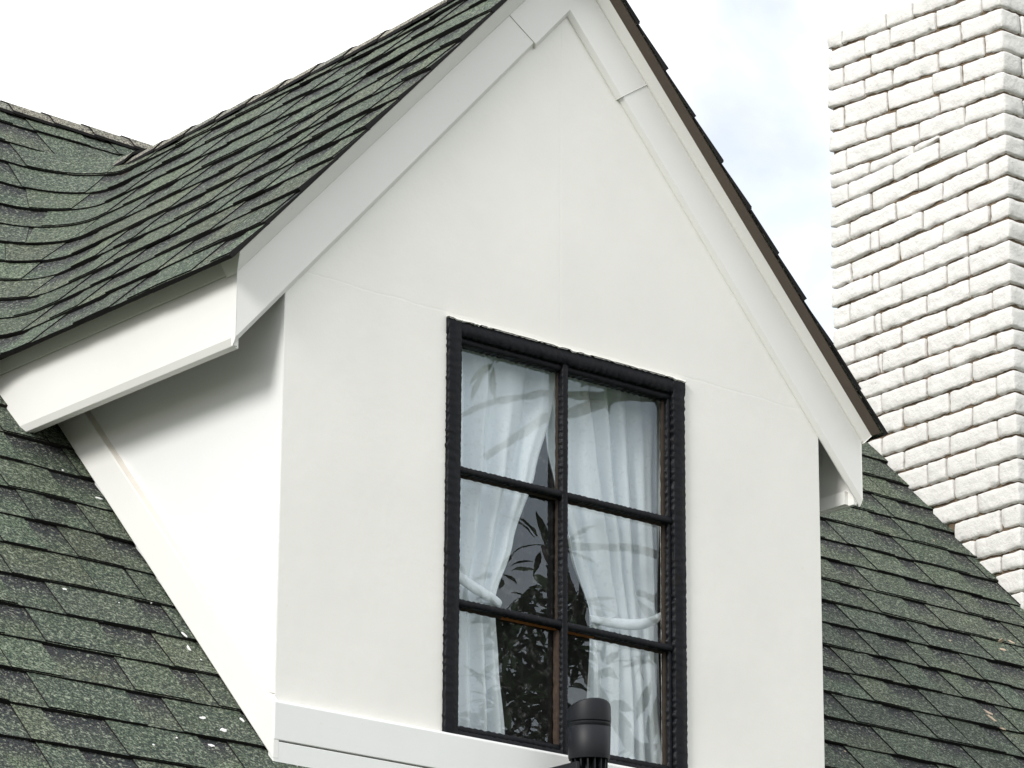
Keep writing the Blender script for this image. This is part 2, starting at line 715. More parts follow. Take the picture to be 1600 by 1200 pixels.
XA_L, XA_R = 0.775, 1.0695      # joints of the apex piece
rake('rake_board', -1, M['trim'], 0.0, BH, YF, 0.001, RX0, XA_L, 0.016)
rake('rake_board', 1, M['trim'], 0.0, BH, YF, 0.001, RX1, XA_R, 0.016)
# apex piece: a chevron a little prouder and deeper
AO = -0.010
AY = YF - 0.0015
for_rows = [(AO, 0.02), (AO, AY + 0.0105), (AO + 0.016, AY), (BH, AY), (BH, 0.02)]
V = []
for o_, y_ in for_rows:
    hx = o_ * ux * uz
    for x_ in (XA_L + 0.0005 - hx, XA, XA_R - 0.0005 + hx):
        V.append((x_, y_, rl(x_, o_)))
n = len(for_rows)
Fs = []
for i in range(n):
    j = (i + 1) % n
    Fs += [[3 * i, 3 * i + 1, 3 * j + 1, 3 * j], [3 * i + 1, 3 * i + 2, 3 * j + 2, 3 * j + 1]]
Fs.append([3 * i for i in range(n)][::-1])
Fs.append([3 * i + 2 for i in range(n)])
bevel(mk('apex_board', V, Fs, M['trim'], house), 0.0006)
# crown strip over the rake boards, face leaning out at the top
for side in (-1, 1):
    xa = RX0 - 0.006 if side < 0 else RX1 + 0.006
    V = []
    rows = [(BH + 0.001, 0.02), (BH + 0.001, YF - 0.006), (BH + 0.062, YF - 0.047), (BH + 0.062, 0.02)]
    for o_, y_ in rows:
        ex = -side * 0.0
        xx = xa + side * 0.022 * (1 if o_ > BH + 0.02 else 0)
        V += [(xx, y_, rl(xx, o_)), (XA, y_, rl(XA, o_))]
    Fs = [[2 * i, 2 * i + 1, 2 * ((i + 1) % 4) + 1, 2 * ((i + 1) % 4)] for i in range(4)]
    Fs += [[0, 2, 4, 6][::-1], [1, 3, 5, 7]]
    if side > 0:
        Fs = [f[::-1] for f in Fs]
    bevel(mk('crown_strip', V, Fs, M['trim'], house), 0.0015)

# ---- eave fascias
def fascia(side):
    s = side
    xo = RX0 if s < 0 else RX1
    y0 = 0.0012
    z0, z1 = RZ0 + 0.001, RZ0 + BH
    yend = lambda z: Ym(z) + 0.03
    prof = [(xo - s * 0.02, z0), (xo - s * 0.008, z0), (xo, z0 + 0.018), (xo, z1), (xo - s * 0.02, z1)]
    V = []
    for x_, z_ in prof:
        V += [(x_, y0, z_), (x_, yend(z_), z_)]
    n = len(prof)
    Fs = [[2 * i, 2 * ((i + 1) % n), 2 * ((i + 1) % n) + 1, 2 * i + 1] for i in range(n)]
    Fs += [[2 * i for i in range(n)][::-1], [2 * i + 1 for i in range(n)]]
    if s < 0:
        Fs = [f[::-1] for f in Fs]
    o = mk('fascia_board', V, Fs, M['trim'], house)
    bevel(o, 0.0015)
    prof = [(xo - s * 0.02, z1 + 0.001), (xo + s * 0.003, z1 + 0.001), (xo + s * 0.019, z1 + 0.050), (xo - s * 0.02, z1 + 0.050)]
    V = []
    for x_, z_ in prof:
        V += [(x_, YF + 0.006, z_), (x_, yend(z_), z_)]
    Fs = [[2 * i, 2 * ((i + 1) % 4), 2 * ((i + 1) % 4) + 1, 2 * i + 1] for i in range(4)]
    Fs += [[0, 2, 4, 6][::-1], [1, 3, 5, 7]]
    if s < 0:
        Fs = [f[::-1] for f in Fs]
    bevel(mk('crown_strip', V, Fs, M['trim'], house), 0.0015)
    # inner cleat along the bottom of the fascia
    xi = xo - s * 0.02
    x0_, x1_ = sorted((xi - s * 0.014, xi))
    mk('fascia_cleat', *box(x0_, x1_, 0.02, yend(z0), z0 + 0.003, z0 + 0.040), M['trim'], house)


fascia(-1)
fascia(1)

# ------------------------------------------------------------------ roofs: decks
main_roof = []
HD = 0.010                      # deck below nominal surface (perpendicular)


def slab(polyxy, zf, th=0.03, drop=0.012):
    n = len(polyxy)
    V = [(x, y, zf(x, y) - drop) for x, y in polyxy] + [(x, y, zf(x, y) - drop - th) for x, y in polyxy]
    Fs = [list(range(n)), list(range(2 * n - 1, n - 1, -1))]
    for i in range(n):
        j = (i + 1) % n
        Fs.append([i, i + n, j + n, j])
    return V, Fs


fm = lambda x, y: RA + RT * y
fl = lambda x, y: ZS + T * (x - XS)
fr = lambda x, y: ZS + T * (2 * XR - XS - x)
XRS = 2 * XR - XS
slabs = [slab([(-3.8, EAVE_Y), (0.02, EAVE_Y), (0.02, Ym(ZS + .24)), (XR, Ym(ZR)), (XR, YM), (-3.8, YM)], fm, 0.05, 0.02),
         slab([(W - 0.02, EAVE_Y), (6.8, EAVE_Y), (6.8, YM), (XR, YM), (XR, Ym(ZR)), (W - 0.02, Ym(ZS + .24))], fm, 0.05, 0.02),
         slab([(0.02, EAVE_Y), (W - 0.02, EAVE_Y), (W - 0.02, -0.01), (0.02, -0.01)], fm, 0.05, 0.02),
         slab([(-3.8, YM), (6.8, YM), (6.8, 2 * YM - EAVE_Y), (-3.8, 2 * YM - EAVE_Y)], lambda x, y: ZM - RT * (y - YM), 0.05, 0.02)]
mroof = mk('main_roof', *join(slabs), M['deck'], house)
GY = YG + 0.006


def sag(x, y):
    """the dormer ridge sinks a little towards the back"""
    if not XS < x < XRS:
        return 0.0
    f = min(1.0, (x - XS) / (XR - XS), (XRS - x) / (XR - XS))
    a = min(1.0, max(0.0, y / 0.7))
    b = min(1.0, max(0.0, (2.16 - y) / 0.25))
    return 0.027 * f * a * a * (3 - 2 * a) * b


def dormer_slab(side):
    """thin deck with a brown metal edge, laid in strips so that it follows the sag"""
    xe = XS + 0.012 if side < 0 else XRS - 0.012
    f = fl if side < 0 else fr
    ys = [GY, 0.0, 0.12, 0.24, 0.36, 0.48, 0.6, 0.75, 1.25]
    rows = [(y_, y_) for y_ in ys] + [(Ym(ZS) + 0.1, 1.9), (Ym(ZS) + 0.15, 2.16)]
    V = []
    for lo in (0.001, 0.005):
        for ye, yr in rows:
            V.append((xe, ye, f(xe, ye) - lo))
            V.append((XR, yr, f(XR, yr) - lo - sag(XR - 1e-6, yr)))
    n = len(rows)
    Fs = []
    for i in range(n - 1):
        Fs.append([2 * i, 2 * i + 1, 2 * i + 3, 2 * i + 2])
        Fs.append([2 * n + q for q in (2 * i + 2, 2 * i + 3, 2 * i + 1, 2 * i)])
        Fs.append([2 * i, 2 * i + 2, 2 * n + 2 * i + 2, 2 * n + 2 * i])
    Fs.append([0, 2 * n, 2 * n + 1, 1])
    if side > 0:
        Fs = [g[::-1] for g in Fs]
    return V, Fs


dl, dr = dormer_slab(-1), dormer_slab(1)
droof = mk('dormer_roof', *join([dl, dr]), M['drip'], house)

# ------------------------------------------------------------------ shingles
def curve_left(z, s):
    """level line of the left valley: main roof (s<0), swept valley, dormer slope (s>0)"""
    X, Y = Xd(z), Ym(z)
    if s < -LA / 2:
        return X - FIL + s + LA / 2, Y, 0.0, -1.0
    if s > LA / 2:
        return X, Y - FIL - (s - LA / 2), -1.0, 0.0
    p = (s + LA / 2) / FIL
    return X - FIL + FIL * math.sin(p), Y - FIL + FIL * math.cos(p), -math.sin(p), -math.cos(p)


def curve_right(z, s):
    X, Y = 2 * XR - Xd(z), Ym(z)
    if s > LA / 2:
        return X + FIL + s - LA / 2, Y, 0.0, -1.0
    if s < -LA / 2:
        return X, Y - FIL + (s + LA / 2), 1.0, 0.0
    p = (LA / 2 - s) / FIL
    return X + FIL - FIL * math.sin(p), Y - FIL + FIL * math.cos(p), math.sin(p), -math.cos(p)


def curve_line(z, s):
    return s, Ym(z), 0.0, -1.0


class Course:
    def __init__(self, fn, z, s0, s1, valley, dz=DZ):
        self.fn, self.z, self.s0, self.s1, self.valley, self.dz = fn, z, s0, s1, valley, dz
        self.E = dz / SN
        self.ph = rnd.uniform(0, 50)

    def P(self, s, v, h):
        z = self.z + v * SN
        if self.valley:
            s = s + v * CS * max(-1, min(1, 2 * s / LA))
        x, y, dx, dy = self.fn(z, s)
        return (x + dx * SN * h, y + dy * SN * h, z + CS * h - sag(x, y))

    def wob(self, s, v):
        return 0.0022 * noise.noise(Vector((s * 6, self.z * 9 + v * 4, self.ph)))

    def hb(self, v):
        return 0.0090 * (1 - v / self.E) + 0.0015


GREENS = [(0.0595, 0.0779, 0.0513), (0.0713, 0.09, 0.0558), (0.0546, 0.0705, 0.049), (0.0666, 0.0766, 0.0501), (0.076, 0.0888, 0.0568), (0.0511, 0.0632, 0.0458), (0.0641, 0.0803, 0.0524), (0.0618, 0.0839, 0.0558), (0.057, 0.0741, 0.049)]
stuff = {'main': [[], [], [], []], 'dormer': [[], [], [], []]}
counts = {}


def emit(name, which, V, Fs, fmat, tint):
    par = mroof if which == 'main' else droof
    c = np.array(V).mean(0)
    ok = False
    for q in (c, V[0], V[-1]):
        px, py = project(q)
        if -60 < px < 1660 and -60 < py < 1260:
            ok = True
    key = (which, name)
    if ok and hidden(c):
        ok = False
    if ok and counts.get(key, 0) < 296:
        counts[key] = counts.get(key, 0) + 1
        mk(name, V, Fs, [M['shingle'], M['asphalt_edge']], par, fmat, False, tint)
    else:
        S = stuff[which]
        b = len(S[0])
        S[0] += V
        S[1] += [[i + b for i in f] for f in Fs]
        S[2] += fmat
        S[3] += tint


def hidden(c):
    """behind the dormer, the chimney or on the far slope: not in the photograph"""
    x, y, z = c
    if y > YM + 0.05:
        return True
    if x > XR + 0.03 and y < Ym(ZR) and z > fr(x, y) - 0.2 and x < XRS and y > 0.12:
        return True
    if CX + 0.06 < x and CYC + .05 < y:
        return True
    px, py = project(c)
    # the gable wall and the rakes stand in front of it
    if y > 0.3 and x > 0.05 and 470 < px < 1240 and py > 120 + abs(px - 890) * 1.25:
        return True
    return False


def piece(cs, s0, s1, v0, v1, tooth, name, which, tint, clip=None):
    wd = abs(s1 - s0)
    nv = 3
    near = cs.valley and s0 < LA and s1 > -LA
    nc = max(2, int(math.ceil(wd / (0.03 if near else 0.07))))
    V, tn = [], []
    jit = rnd.uniform(-0.0025, 0.0025)
    tone = rnd.uniform(0.72, 1.22)          # batches of granules differ in depth
    tint = tuple(q * tone for q in tint)
    lean0, lean1 = (rnd.uniform(-0.006, 0.006), rnd.uniform(-0.006, 0.006)) if tooth else (0, 0)
    rows = []
    for j in range(nv):
        f = j / (nv - 1)
        for i in range(nc + 1):
            g = i / nc
            s = s0 + (s1 - s0) * g + (lean0 * (1 - g) + lean1 * g) * f
            v = v0 + (v1 - v0) * f
            if j == 0:
                v += jit + 0.0025 * noise.noise(Vector((s * 25, cs.z * 13, cs.ph)))
            h = cs.hb(v) + cs.wob(s, v)
            if tooth:
                h += 0.0036
            if clip:
                s = clip(s, v, cs)
            V.append(cs.P(s, v, h))
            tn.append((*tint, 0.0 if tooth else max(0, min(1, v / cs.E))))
    st = nc + 1
    Fs, fmt = [], []
    for j in range(nv - 1):
        for i in range(nc):
            a = j * st + i
            Fs.append([a, a + 1, a + st + 1, a + st])
            fmt.append(0)
    # butt skirt
    b = len(V)
    low = 0.007 if tooth else 0.0145
    for i in range(nc + 1):
        g = i / nc
        s = s0 + (s1 - s0) * g + (lean0 * (1 - g) + lean1 * g) * 0
        v = v0 + jit + 0.0025 * noise.noise(Vector((s * 25, cs.z * 13, cs.ph)))
        h = (cs.hb(v) + cs.wob(s, v) + 0.0036 - low) if tooth else -0.001
        V.append(cs.P(s, v + 0.001, h))
        tn.append((*tint, 0))
    for i in range(nc):
        Fs.append([i + 1, i, b + i, b + i + 1])
        fmt.append(1)
    # sides
    for gi in (0, nc):
        b2 = len(V)
        idx = [j * st + gi for j in range(nv)]
        for j in range(nv):
            f = j / (nv - 1)
            s = s0 if gi == 0 else s1
            s += (lean0 if gi == 0 else lean1) * f
            v = v0 + (v1 - v0) * f
            h = (cs.hb(v) + cs.wob(s, v) + 0.0036 - low) if tooth else -0.001
            V.append(cs.P(s, v, h))
            tn.append((*tint, 0))
        for j in range(nv - 1):
            q = [idx[j], idx[j + 1], b2 + j + 1, b2 + j]
            Fs.append(q if gi == 0 else q[::-1])
            fmt.append(1)
    emit(name, which, V, Fs, fmt, tn)


def lay(cs, which_fn, top_clip=None):
    lap = 0.012
    vmax = cs.E + lap
    if top_clip is not None:
        vmax = min(vmax, (top_clip - cs.z) / SN)
    if vmax < 0.02:
        return
    # backing strips, about a metre each
    s = cs.s0
    while s < cs.s1 - 0.01:
        e = min(s + rnd.uniform(0.75, 1.0), cs.s1)
        if cs.s1 - e < 0.2:
            e = cs.s1
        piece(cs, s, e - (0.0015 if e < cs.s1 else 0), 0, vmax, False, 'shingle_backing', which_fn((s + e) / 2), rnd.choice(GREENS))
        s = e
    # tabs on top
    s = cs.s0 - rnd.uniform(0, 0.2)
    while s < cs.s1:
        wt = rnd.choice((0.10, 0.13, 0.17, 0.21, 0.25)) * rnd.uniform(0.9, 1.1)
        gap = rnd.choice((0.08, 0.11, 0.14, 0.18)) * rnd.uniform(0.9, 1.15)
        a, e = max(s, cs.s0), min(s + wt, cs.s1)
        if e - a > 0.02:
            # a tab sometimes abuts the next one with only a joint between them
            piece(cs, a, e, 0, vmax, True, 'shingle', which_fn((a + e) / 2), rnd.choice(GREENS))
            if rnd.random() < 0.15:
                gap = 0.003
        s += wt + gap


main_fn = lambda s: 'main'
# lower main roof, left of the dormer
DZL = 0.1042
k = 1
z = ZS - DZL
while z > RA + RT * EAVE_Y:
    cs = Course(curve_line, z, -3.8 if z > -1.0 else -3.8, -0.004 if z > -0.19 else W + 0.004, False, DZL)
    if z <= -0.19:
        cs.s1 = 6.8
    lay(cs, main_fn)
    z -= DZL
# swept valley and the left slope of the dormer
for k in range(11):
    z = ZS + k * DZ
    s1 = LA / 2 + Ym(z) - FIL - YG
    X = Xd(z)
    cs = Course(curve_left, z, -LA / 2 - (X - FIL + 3.8), s1, True)
    lay(cs, lambda s: 'main' if s < 0 else 'dormer', ZR + 0.004 if k == 10 else None)
# above the dormer ridge
k = 0
z = ZR
while z < ZM - 0.03:
    lay(Course(curve_line, z, -3.8, 6.8, False), main_fn, ZM + 0.004)
    z += DZ
# lower main roof, right of the dormer
DZR = 0.1043
z = 1.2265 - 0.1043 * 14
while z < ZR:
    if z > -0.2:
        x0 = W + 0.004
        if z > ZS - 0.06:
            x0 = max(x0, 2 * XR - Xd(z) + 0.0)
        lay(Course(curve_line, z, x0, 6.8, False, DZR), main_fn, ZR + 0.01)
    z += DZR
# right slope of the dormer (only its gable edge shows)
for k in range(11):
    z = ZS + k * DZ
    cs = Course(curve_right, z, -(LA / 2 + Ym(z) - FIL - YG), LA / 2, True)
    lay(cs, lambda s: 'dormer', ZR + 0.004 if k == 10 else None)
# rest of the shingles, out of the picture
for which, par in (('main', mroof), ('dormer', droof)):
    S = stuff[which]
    if S[0]:
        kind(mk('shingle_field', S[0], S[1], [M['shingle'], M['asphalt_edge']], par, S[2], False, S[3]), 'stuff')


# ---- ridge caps
def cap(par, origin, axis, e1, e2, u0, ln, wd, tint, th0=0.009, th1=0.003):
    """bent cap shingle: axis along the ridge, e1/e2 unit vectors down each slope"""
    O, A = Vector(origin), Vector(axis)
    prof = []
    for q in (-1.0, -0.55, -0.18, 0.18, 0.55, 1.0):
        d = Vector(e1) if q < 0 else Vector(e2)
        p = d * (abs(q) * wd)
        if abs(q) < 0.3:
            p = (Vector(e1) + Vector(e2)) * 0.010 + d * 0.010
        prof.append(p)
    n = len(prof)
    V = []
    for u, th in ((u0, th0), (u0 + ln, th1)):
        for p, q in zip(prof, (-1.0, -0.55, -0.18, 0.18, 0.55, 1.0)):
            nn = Vector((0, 0, 1)) if abs(q) < 0.3 else ((Vector(e1).cross(A) if q < 0 else A.cross(Vector(e2))))
            if nn.z < 0:
                nn = -nn
            nn.normalize()
            V.append(tuple(O + A * u + p + nn * (th + 0.0155)))
    nb = len(V)
    for i, u in ((0, u0), (1, u0 + ln)):
        for j in range(n):
            V.append(tuple(Vector(V[i * n + j]) - Vector((0, 0, 0.009))))
    Fs, fmt = [], []
    for j in range(n - 1):
        Fs.append([j, j + 1, n + j + 1, n + j])
        fmt.append(0)
        Fs.append([j + 1, j, nb + j, nb + j + 1])
        fmt.append(1)
    for j in (0, n - 1):
        Fs.append([j, n + j, nb + n + j, nb + j])
        fmt.append(1)
    mk('ridge_cap', V, Fs, [M['cap'], M['asphalt_edge']], par, fmt, False, [(*tint, 0)] * len(V))


CAPS = [(0.175, 0.160, 0.130), (0.155, 0.145, 0.120), (0.19, 0.172, 0.138), (0.150, 0.146, 0.122)]
sn1, cs1 = RT / math.hypot(1, RT), 1 / math.hypot(1, RT)
x = -1.6
while x < 6.8:
    if x < 1.9 or x > 3.6:
        cap(mroof, (0, YM, ZM), (1, 0, 0), (0, -cs1, -sn1), (0, cs1, -sn1), x, 0.19, 0.10, rnd.choice(CAPS))
    x += 0.15
sn2, cs2 = T / math.hypot(1, T), 1 / math.hypot(1, T)
y = YG - 0.002
while y < Ym(ZR) - 0.02:
    cap(droof, (XR, 0, ZR - sag(XR, y + 0.08)), (0, 1, 0), (-cs2, 0, -sn2), (cs2, 0, -sn2), y, 0.19, 0.095, rnd.choice(CAPS))
    y += 0.155

# ---- dried splashes on the shingles
bpy.context.view_layer.update()
DG = bpy.context.evaluated_depsgraph_get()


def splash(px, py, r, mat, name, stretch=1.0, ang=0.0):
    """thin dried drop lying on whatever shingle it fell on"""
    d = (rt * ((px - 800) / F_PX) - up * ((py - 600) / F_PX) + fw).normalized()
    hit, loc, nrm, _i, ob, _m = scene.ray_cast(DG, CAM, d)
    if not hit:
        return
    if nrm.dot(d) > 0:
        nrm = -nrm
    a_ = nrm.orthogonal().normalized()
    b_ = nrm.cross(a_)
    n = 10
    V = [tuple(loc + nrm * 0.0022)]
    for lift in (0.0013, -0.001):
        for k in range(n):
            g = 2 * math.pi * k / n
            rr = r * (0.8 + 0.45 * noise.noise(Vector((math.cos(g) * 1.7, math.sin(g) * 1.7, px))))
            a, b = rr * math.cos(g) * stretch, rr * math.sin(g)
            dx, dy = a * math.cos(ang) - b * math.sin(ang), a * math.sin(ang) + b * math.cos(ang)
            V.append(tuple(loc + a_ * dx + b_ * dy + nrm * lift))
    Fs = [[0, 1 + k, 1 + (k + 1) % n] for k in range(n)] + [[1 + k, 1 + n + k, 1 + n + (k + 1) % n, 1 + (k + 1) % n] for k in range(n)]
    mk(name, V, Fs, mat, mroof)


for px, py, r, st in ((98, 735, .005, 1.2), (101, 921, .006, 1.5), (155, 779, .007, 2.2), (295, 1013, .006, 3.0), (330, 1165, .009, 1.3),
                      (349, 1141, .010, 1.6), (317, 1122, .007, 2.0), (276, 1153, .004, 1), (240, 1164, .004, 1), (378, 1125, .006, 2.2),
                      (186, 942, .003, 1), (236, 942, .003, 1), (314, 1031, .004, 1), (288, 992, .006, 2.5)):
    splash(px, py, r * 0.85, M['paint_drop'], 'paint_drop', st, rnd.uniform(0, 3))
for px, py, r, st in ((1562, 1003, .011, 1.6), (1567, 1015, .010, 2.0), (1580, 1003, .009, 1.8), (1541, 1112, .012, 2.8), (1549, 1122, .010, 2.5),
                      (1565, 1138, .008, 2.0), (1484, 1001, .005, 1.3), (1459, 845, .004, 1), (1320, 1174, .005, 1)):
    splash(px, py, r * 1.0, M['mortar_drop'], 'mortar_splash', st, rnd.uniform(0, 3))

# ------------------------------------------------------------------ chimney
ROWS = [(3.3643, 3.3315, [1.95, 1.728, 1.596, 1.384, 1.259]), (3.2869, 3.2548, [1.838, 1.71, 1.486, 1.265]), (3.2072, 3.1736, [1.95, 1.81, 1.596, 1.371]), (3.1353, 3.0952, [1.842, 1.704, 1.48, 1.263]), (3.0449, 3.017, [1.952, 1.734, 1.51, 1.372]), (2.9651, 2.9402, [1.845, 1.694, 1.483, 1.264]), (2.8842, 2.8662, [1.944, 1.722, 1.581, 1.364]), (2.8304, 2.8662, [1.829, 1.611, 1.485]), (2.7549, 2.7888, [1.936, 1.71, 1.487, 1.261]), (2.6796, 2.7117, [1.825, 1.595, 1.36]), (2.6055, 2.6373, [1.934, 1.705, 1.478, 1.266]), (2.5273, 2.5585, [1.832, 1.789, 1.578, 1.365]), (2.4504, 2.4823, [1.932, 1.696, 1.481, 1.263]), (2.3785, 2.4017, [1.828, 1.799, 1.576, 1.367]), (2.2997, 2.3215, [1.942, 1.686, 1.469, 1.365]), (2.2236, 2.2439, [1.82, 1.79, 1.569, 1.367]), (2.1525, 2.1688, [1.925, 1.696, 1.48, 1.262]), (2.0775, 2.0895, [1.81, 1.791, 1.578, 1.373]), (2.0075, 2.0195, [1.909, 1.688, 1.471, 1.255]), (1.931, 1.943, [1.799, 1.58, 1.37]), (1.8525, 1.8645, [1.941, 1.698, 1.48, 1.259]), (1.7766, 1.7886, [1.804, 1.586, 1.376]), (1.7032, 1.7152, [1.851, 1.699, 1.483, 1.262]), (1.6234, 1.6354, [1.808, 1.59, 1.5, 1.363]), (1.5417, 1.5537, [1.879, 1.667, 1.468, 1.262]), (1.4669, 1.4789, [1.791, 1.574, 1.365]), (1.388, 1.4, [1.915, 1.696, 1.476, 1.262]), (1.3094, 1.3214, [1.819, 1.598, 1.38]), (1.2442, 1.2562, [1.92, 1.694, 1.481, 1.265]), (1.1662, 1.1782, [1.719, 1.513, 1.297]), (1.0900, 1.1000, [1.82, 1.62, 1.27])]
PINCH = 1.487
ZTOP = (3.432, 3.410)
CX1 = CX + CW


def lerp_z(pair, y):
    f = (y - CYC) / (CYL - CYC)
    return pair[1] + (pair[0] - pair[1]) * f


cor = box(CX + 0.013, CX1 - 0.013, CYC + 0.013, CYL - 0.013, 0.85, 3.395)
chim = mk('chimney', *cor, M['mortar'], house)
flue = []


def brick(c8, seed, nx=7, name='brick'):
    """c8: corners (x0/x1, y0/y1, z0/z1 index order x,y,z); rounded, uneven block"""
    def tri(a, b, c):
        # trilinear
        p = Vector((0, 0, 0))
        for i in (0, 1):
            for j in (0, 1):
                for k_ in (0, 1):
                    w_ = (a if i else 1 - a) * (b if j else 1 - b) * (c if k_ else 1 - c)
                    p += Vector(c8[(i, j, k_)]) * w_
        return p
    size = (tri(1, .5, .5) - tri(0, .5, .5), tri(.5, 1, .5) - tri(.5, 0, .5), tri(.5, .5, 1) - tri(.5, .5, 0))
    L_ = [q.length for q in size]
    U_ = [q.normalized() for q in size]
    ctr = tri(.5, .5, .5)
    R0 = 0.0078
    ns = []
    for l in L_:
        ns.append(max(3, int(l / 0.017) + 2))

    def coords(n, l):
        e = min(0.3, 0.006 / l)
        inner = [e + (1 - 2 * e) * i / (n - 2) for i in range(n - 1)]
        return [0.0] + inner + [1.0]
    cl = [coords(ns[i], L_[i]) for i in range(3)]
    idx, V = {}, []

    def vert(i, j, k_):
        key = (i, j, k_)
        if key in idx:
            return idx[key]
        p = tri(cl[0][i], cl[1][j], cl[2][k_])
        d = p - ctr
        q = [d.dot(U_[a]) for a in range(3)]
        # round the edges
        inn = []
        for a in range(3):
            hlf = L_[a] / 2
            r_ = min(R0, hlf * 0.6)
            inn.append(max(-(hlf - r_), min(hlf - r_, q[a])))
        ex = Vector([q[a] - inn[a] for a in range(3)])
        if ex.length > 1e-9:
            nrm = ex.normalized()
            cnt = sum(1 for a in range(3) if abs(ex[a]) > 1e-6)
            if cnt > 1:
                ex = nrm * min(ex.length, R0)
        q2 = [inn[a] + ex[a] for a in range(3)]
        pw = ctr + U_[0] * q2[0] + U_[1] * q2[1] + U_[2] * q2[2]
        nn = (pw - ctr)
        sd_ = Vector((seed * 3.7, seed * 1.3, seed * 7.1))
        amp = 0.0030
        if k_ <= 1:
            amp = 0.0075            # ragged lower arrises
        f = noise.noise(pw * 22 + sd_) + 0.8 * noise.noise(pw * 75 + sd_)
        dirn = Vector((0, 0, 0))
        for a, (ii, nn_) in enumerate(((i, ns[0]), (j, ns[1]), (k_, ns[2]))):
            if ii == 0:
                dirn -= U_[a]
            elif ii == nn_:
                dirn += U_[a]
        if dirn.length > 0:
            pw = pw + dirn.normalized() * (f * amp)
        idx[key] = len(V)
        V.append(tuple(pw))
        return idx[key]
    Fs = []
    nx_, ny_, nz_ = ns
    for i in range(nx_):
        for j in range(ny_):
            Fs.append([vert(i, j, 0), vert(i, j + 1, 0), vert(i + 1, j + 1, 0), vert(i + 1, j, 0)])
            Fs.append([vert(i, j, nz_), vert(i + 1, j, nz_), vert(i + 1, j + 1, nz_), vert(i, j + 1, nz_)])
    for i in range(nx_):
        for k_ in range(nz_):
            Fs.append([vert(i, 0, k_), vert(i + 1, 0, k_), vert(i + 1, 0, k_ + 1), vert(i, 0, k_ + 1)])
            Fs.append([vert(i, ny_, k_), vert(i, ny_, k_ + 1), vert(i + 1, ny_, k_ + 1), vert(i + 1, ny_, k_)])
    for j in range(ny_):
        for k_ in range(nz_):
            Fs.append([vert(0, j, k_), vert(0, j, k_ + 1), vert(0, j + 1, k_ + 1), vert(0, j + 1, k_)])
            Fs.append([vert(nx_, j, k_), vert(nx_, j + 1, k_), vert(nx_, j + 1, k_ + 1), vert(nx_, j, k_ + 1)])
    mk(name, V, Fs, M['brick'], chim, None, True)


def put_brick(x0, x1, y0, y1, top, bot, seed, gz=0.0062):
    g = 0.0032
    dx = rnd.uniform(-0.004, 0.003)
    c8 = {}
    for i, x_ in ((0, x0), (1, x1)):
        for j, y_ in ((0, y0), (1, y1)):
            xx = x_ + (dx if (i == 0 and x0 == CX) else 0)
            yy = y_ + (g if j == 0 else -g) * (0 if (j == 0 and y0 == CYC) or (j == 1 and y1 == CYL) else 1)
            xx += (g if i == 0 else -g) * (0 if x_ in (CX, CX1) else 1)
            ye = y_ + (0.004 if j == 0 else -0.004)
            c8[(i, j, 0)] = (xx, yy, bot(ye) + gz)
            c8[(i, j, 1)] = (xx, yy, max(bot(ye) + 0.008, top(ye) - gz * 0.4))
    brick(c8, seed)


def wedge(y):
    return float(np.interp(y, [PINCH - 0.002, PINCH, 1.611, 1.829, CYL], [0.0, 0.016, 0.036, 0.048, 0.054]))


seed = 1
for r, (zl, zc, js) in enumerate(ROWS):
    topp = ZTOP if r == 0 else (ROWS[r - 1][0], ROWS[r - 1][1])
    bot = lambda y, a=zl, b=zc: lerp_z((a, b), y)
    top = lambda y, t_=topp: lerp_z(t_, y)
    if r == 7:
        # thin wedge course that dies out half way
        bot6 = lambda y: lerp_z((ROWS[6][0], ROWS[6][1]), y)
        wb = lambda y: bot6(y) - wedge(y)
        ys = [CYL] + js
        for a, b in zip(ys[:-1], ys[1:]):
            put_brick(CX, CX + 0.1, b, a, bot6, wb, seed, 0.003)
            seed += 1
        continue
    if r == 8:
        bot6 = lambda y: lerp_z((ROWS[6][0], ROWS[6][1]), y)
        top = lambda y: bot6(y) - wedge(y)
    ys = [CYL] + [j for j in js] + [CYC]
    for a, b in zip(ys[:-1], ys[1:]):
        if RA + RT * ((a + b) / 2) > top(a) + 0.05:
            continue
        corner_long = (b == CYC)
        if corner_long:
            length = a - b
            xw = 0.10 if length > 0.14 else 0.205
            put_brick(CX, CX + xw, b, a, top, bot, seed)
            xn = CX + xw
        else:
            put_brick(CX, CX + 0.1, b, a, top, bot, seed)
        seed += 1
    # front face
    while xn < CX1 - 0.04:
        x1 = min(xn + 0.212, CX1)
        if CX1 - x1 < 0.05:
            x1 = CX1
        if bot(CYC) > RA + RT * CYC - 0.15:
            put_brick(xn, x1, CYC, CYC + 0.1, top, bot, seed)
            seed += 1
        xn = x1
# plain rear skins so the stack is closed when seen from elsewhere
mk('rear_skin', *join([box(CX + 0.101, CX1, CYL - 0.012, CYL - 0.001, 1.2, 3.42), box(CX1 - 0.012, CX1 - 0.001, CYC + 0.11, CYL - 0.013, 0.9, 3.42)]), M['brick'], chim)

# ------------------------------------------------------------------ window
YW = -0.010


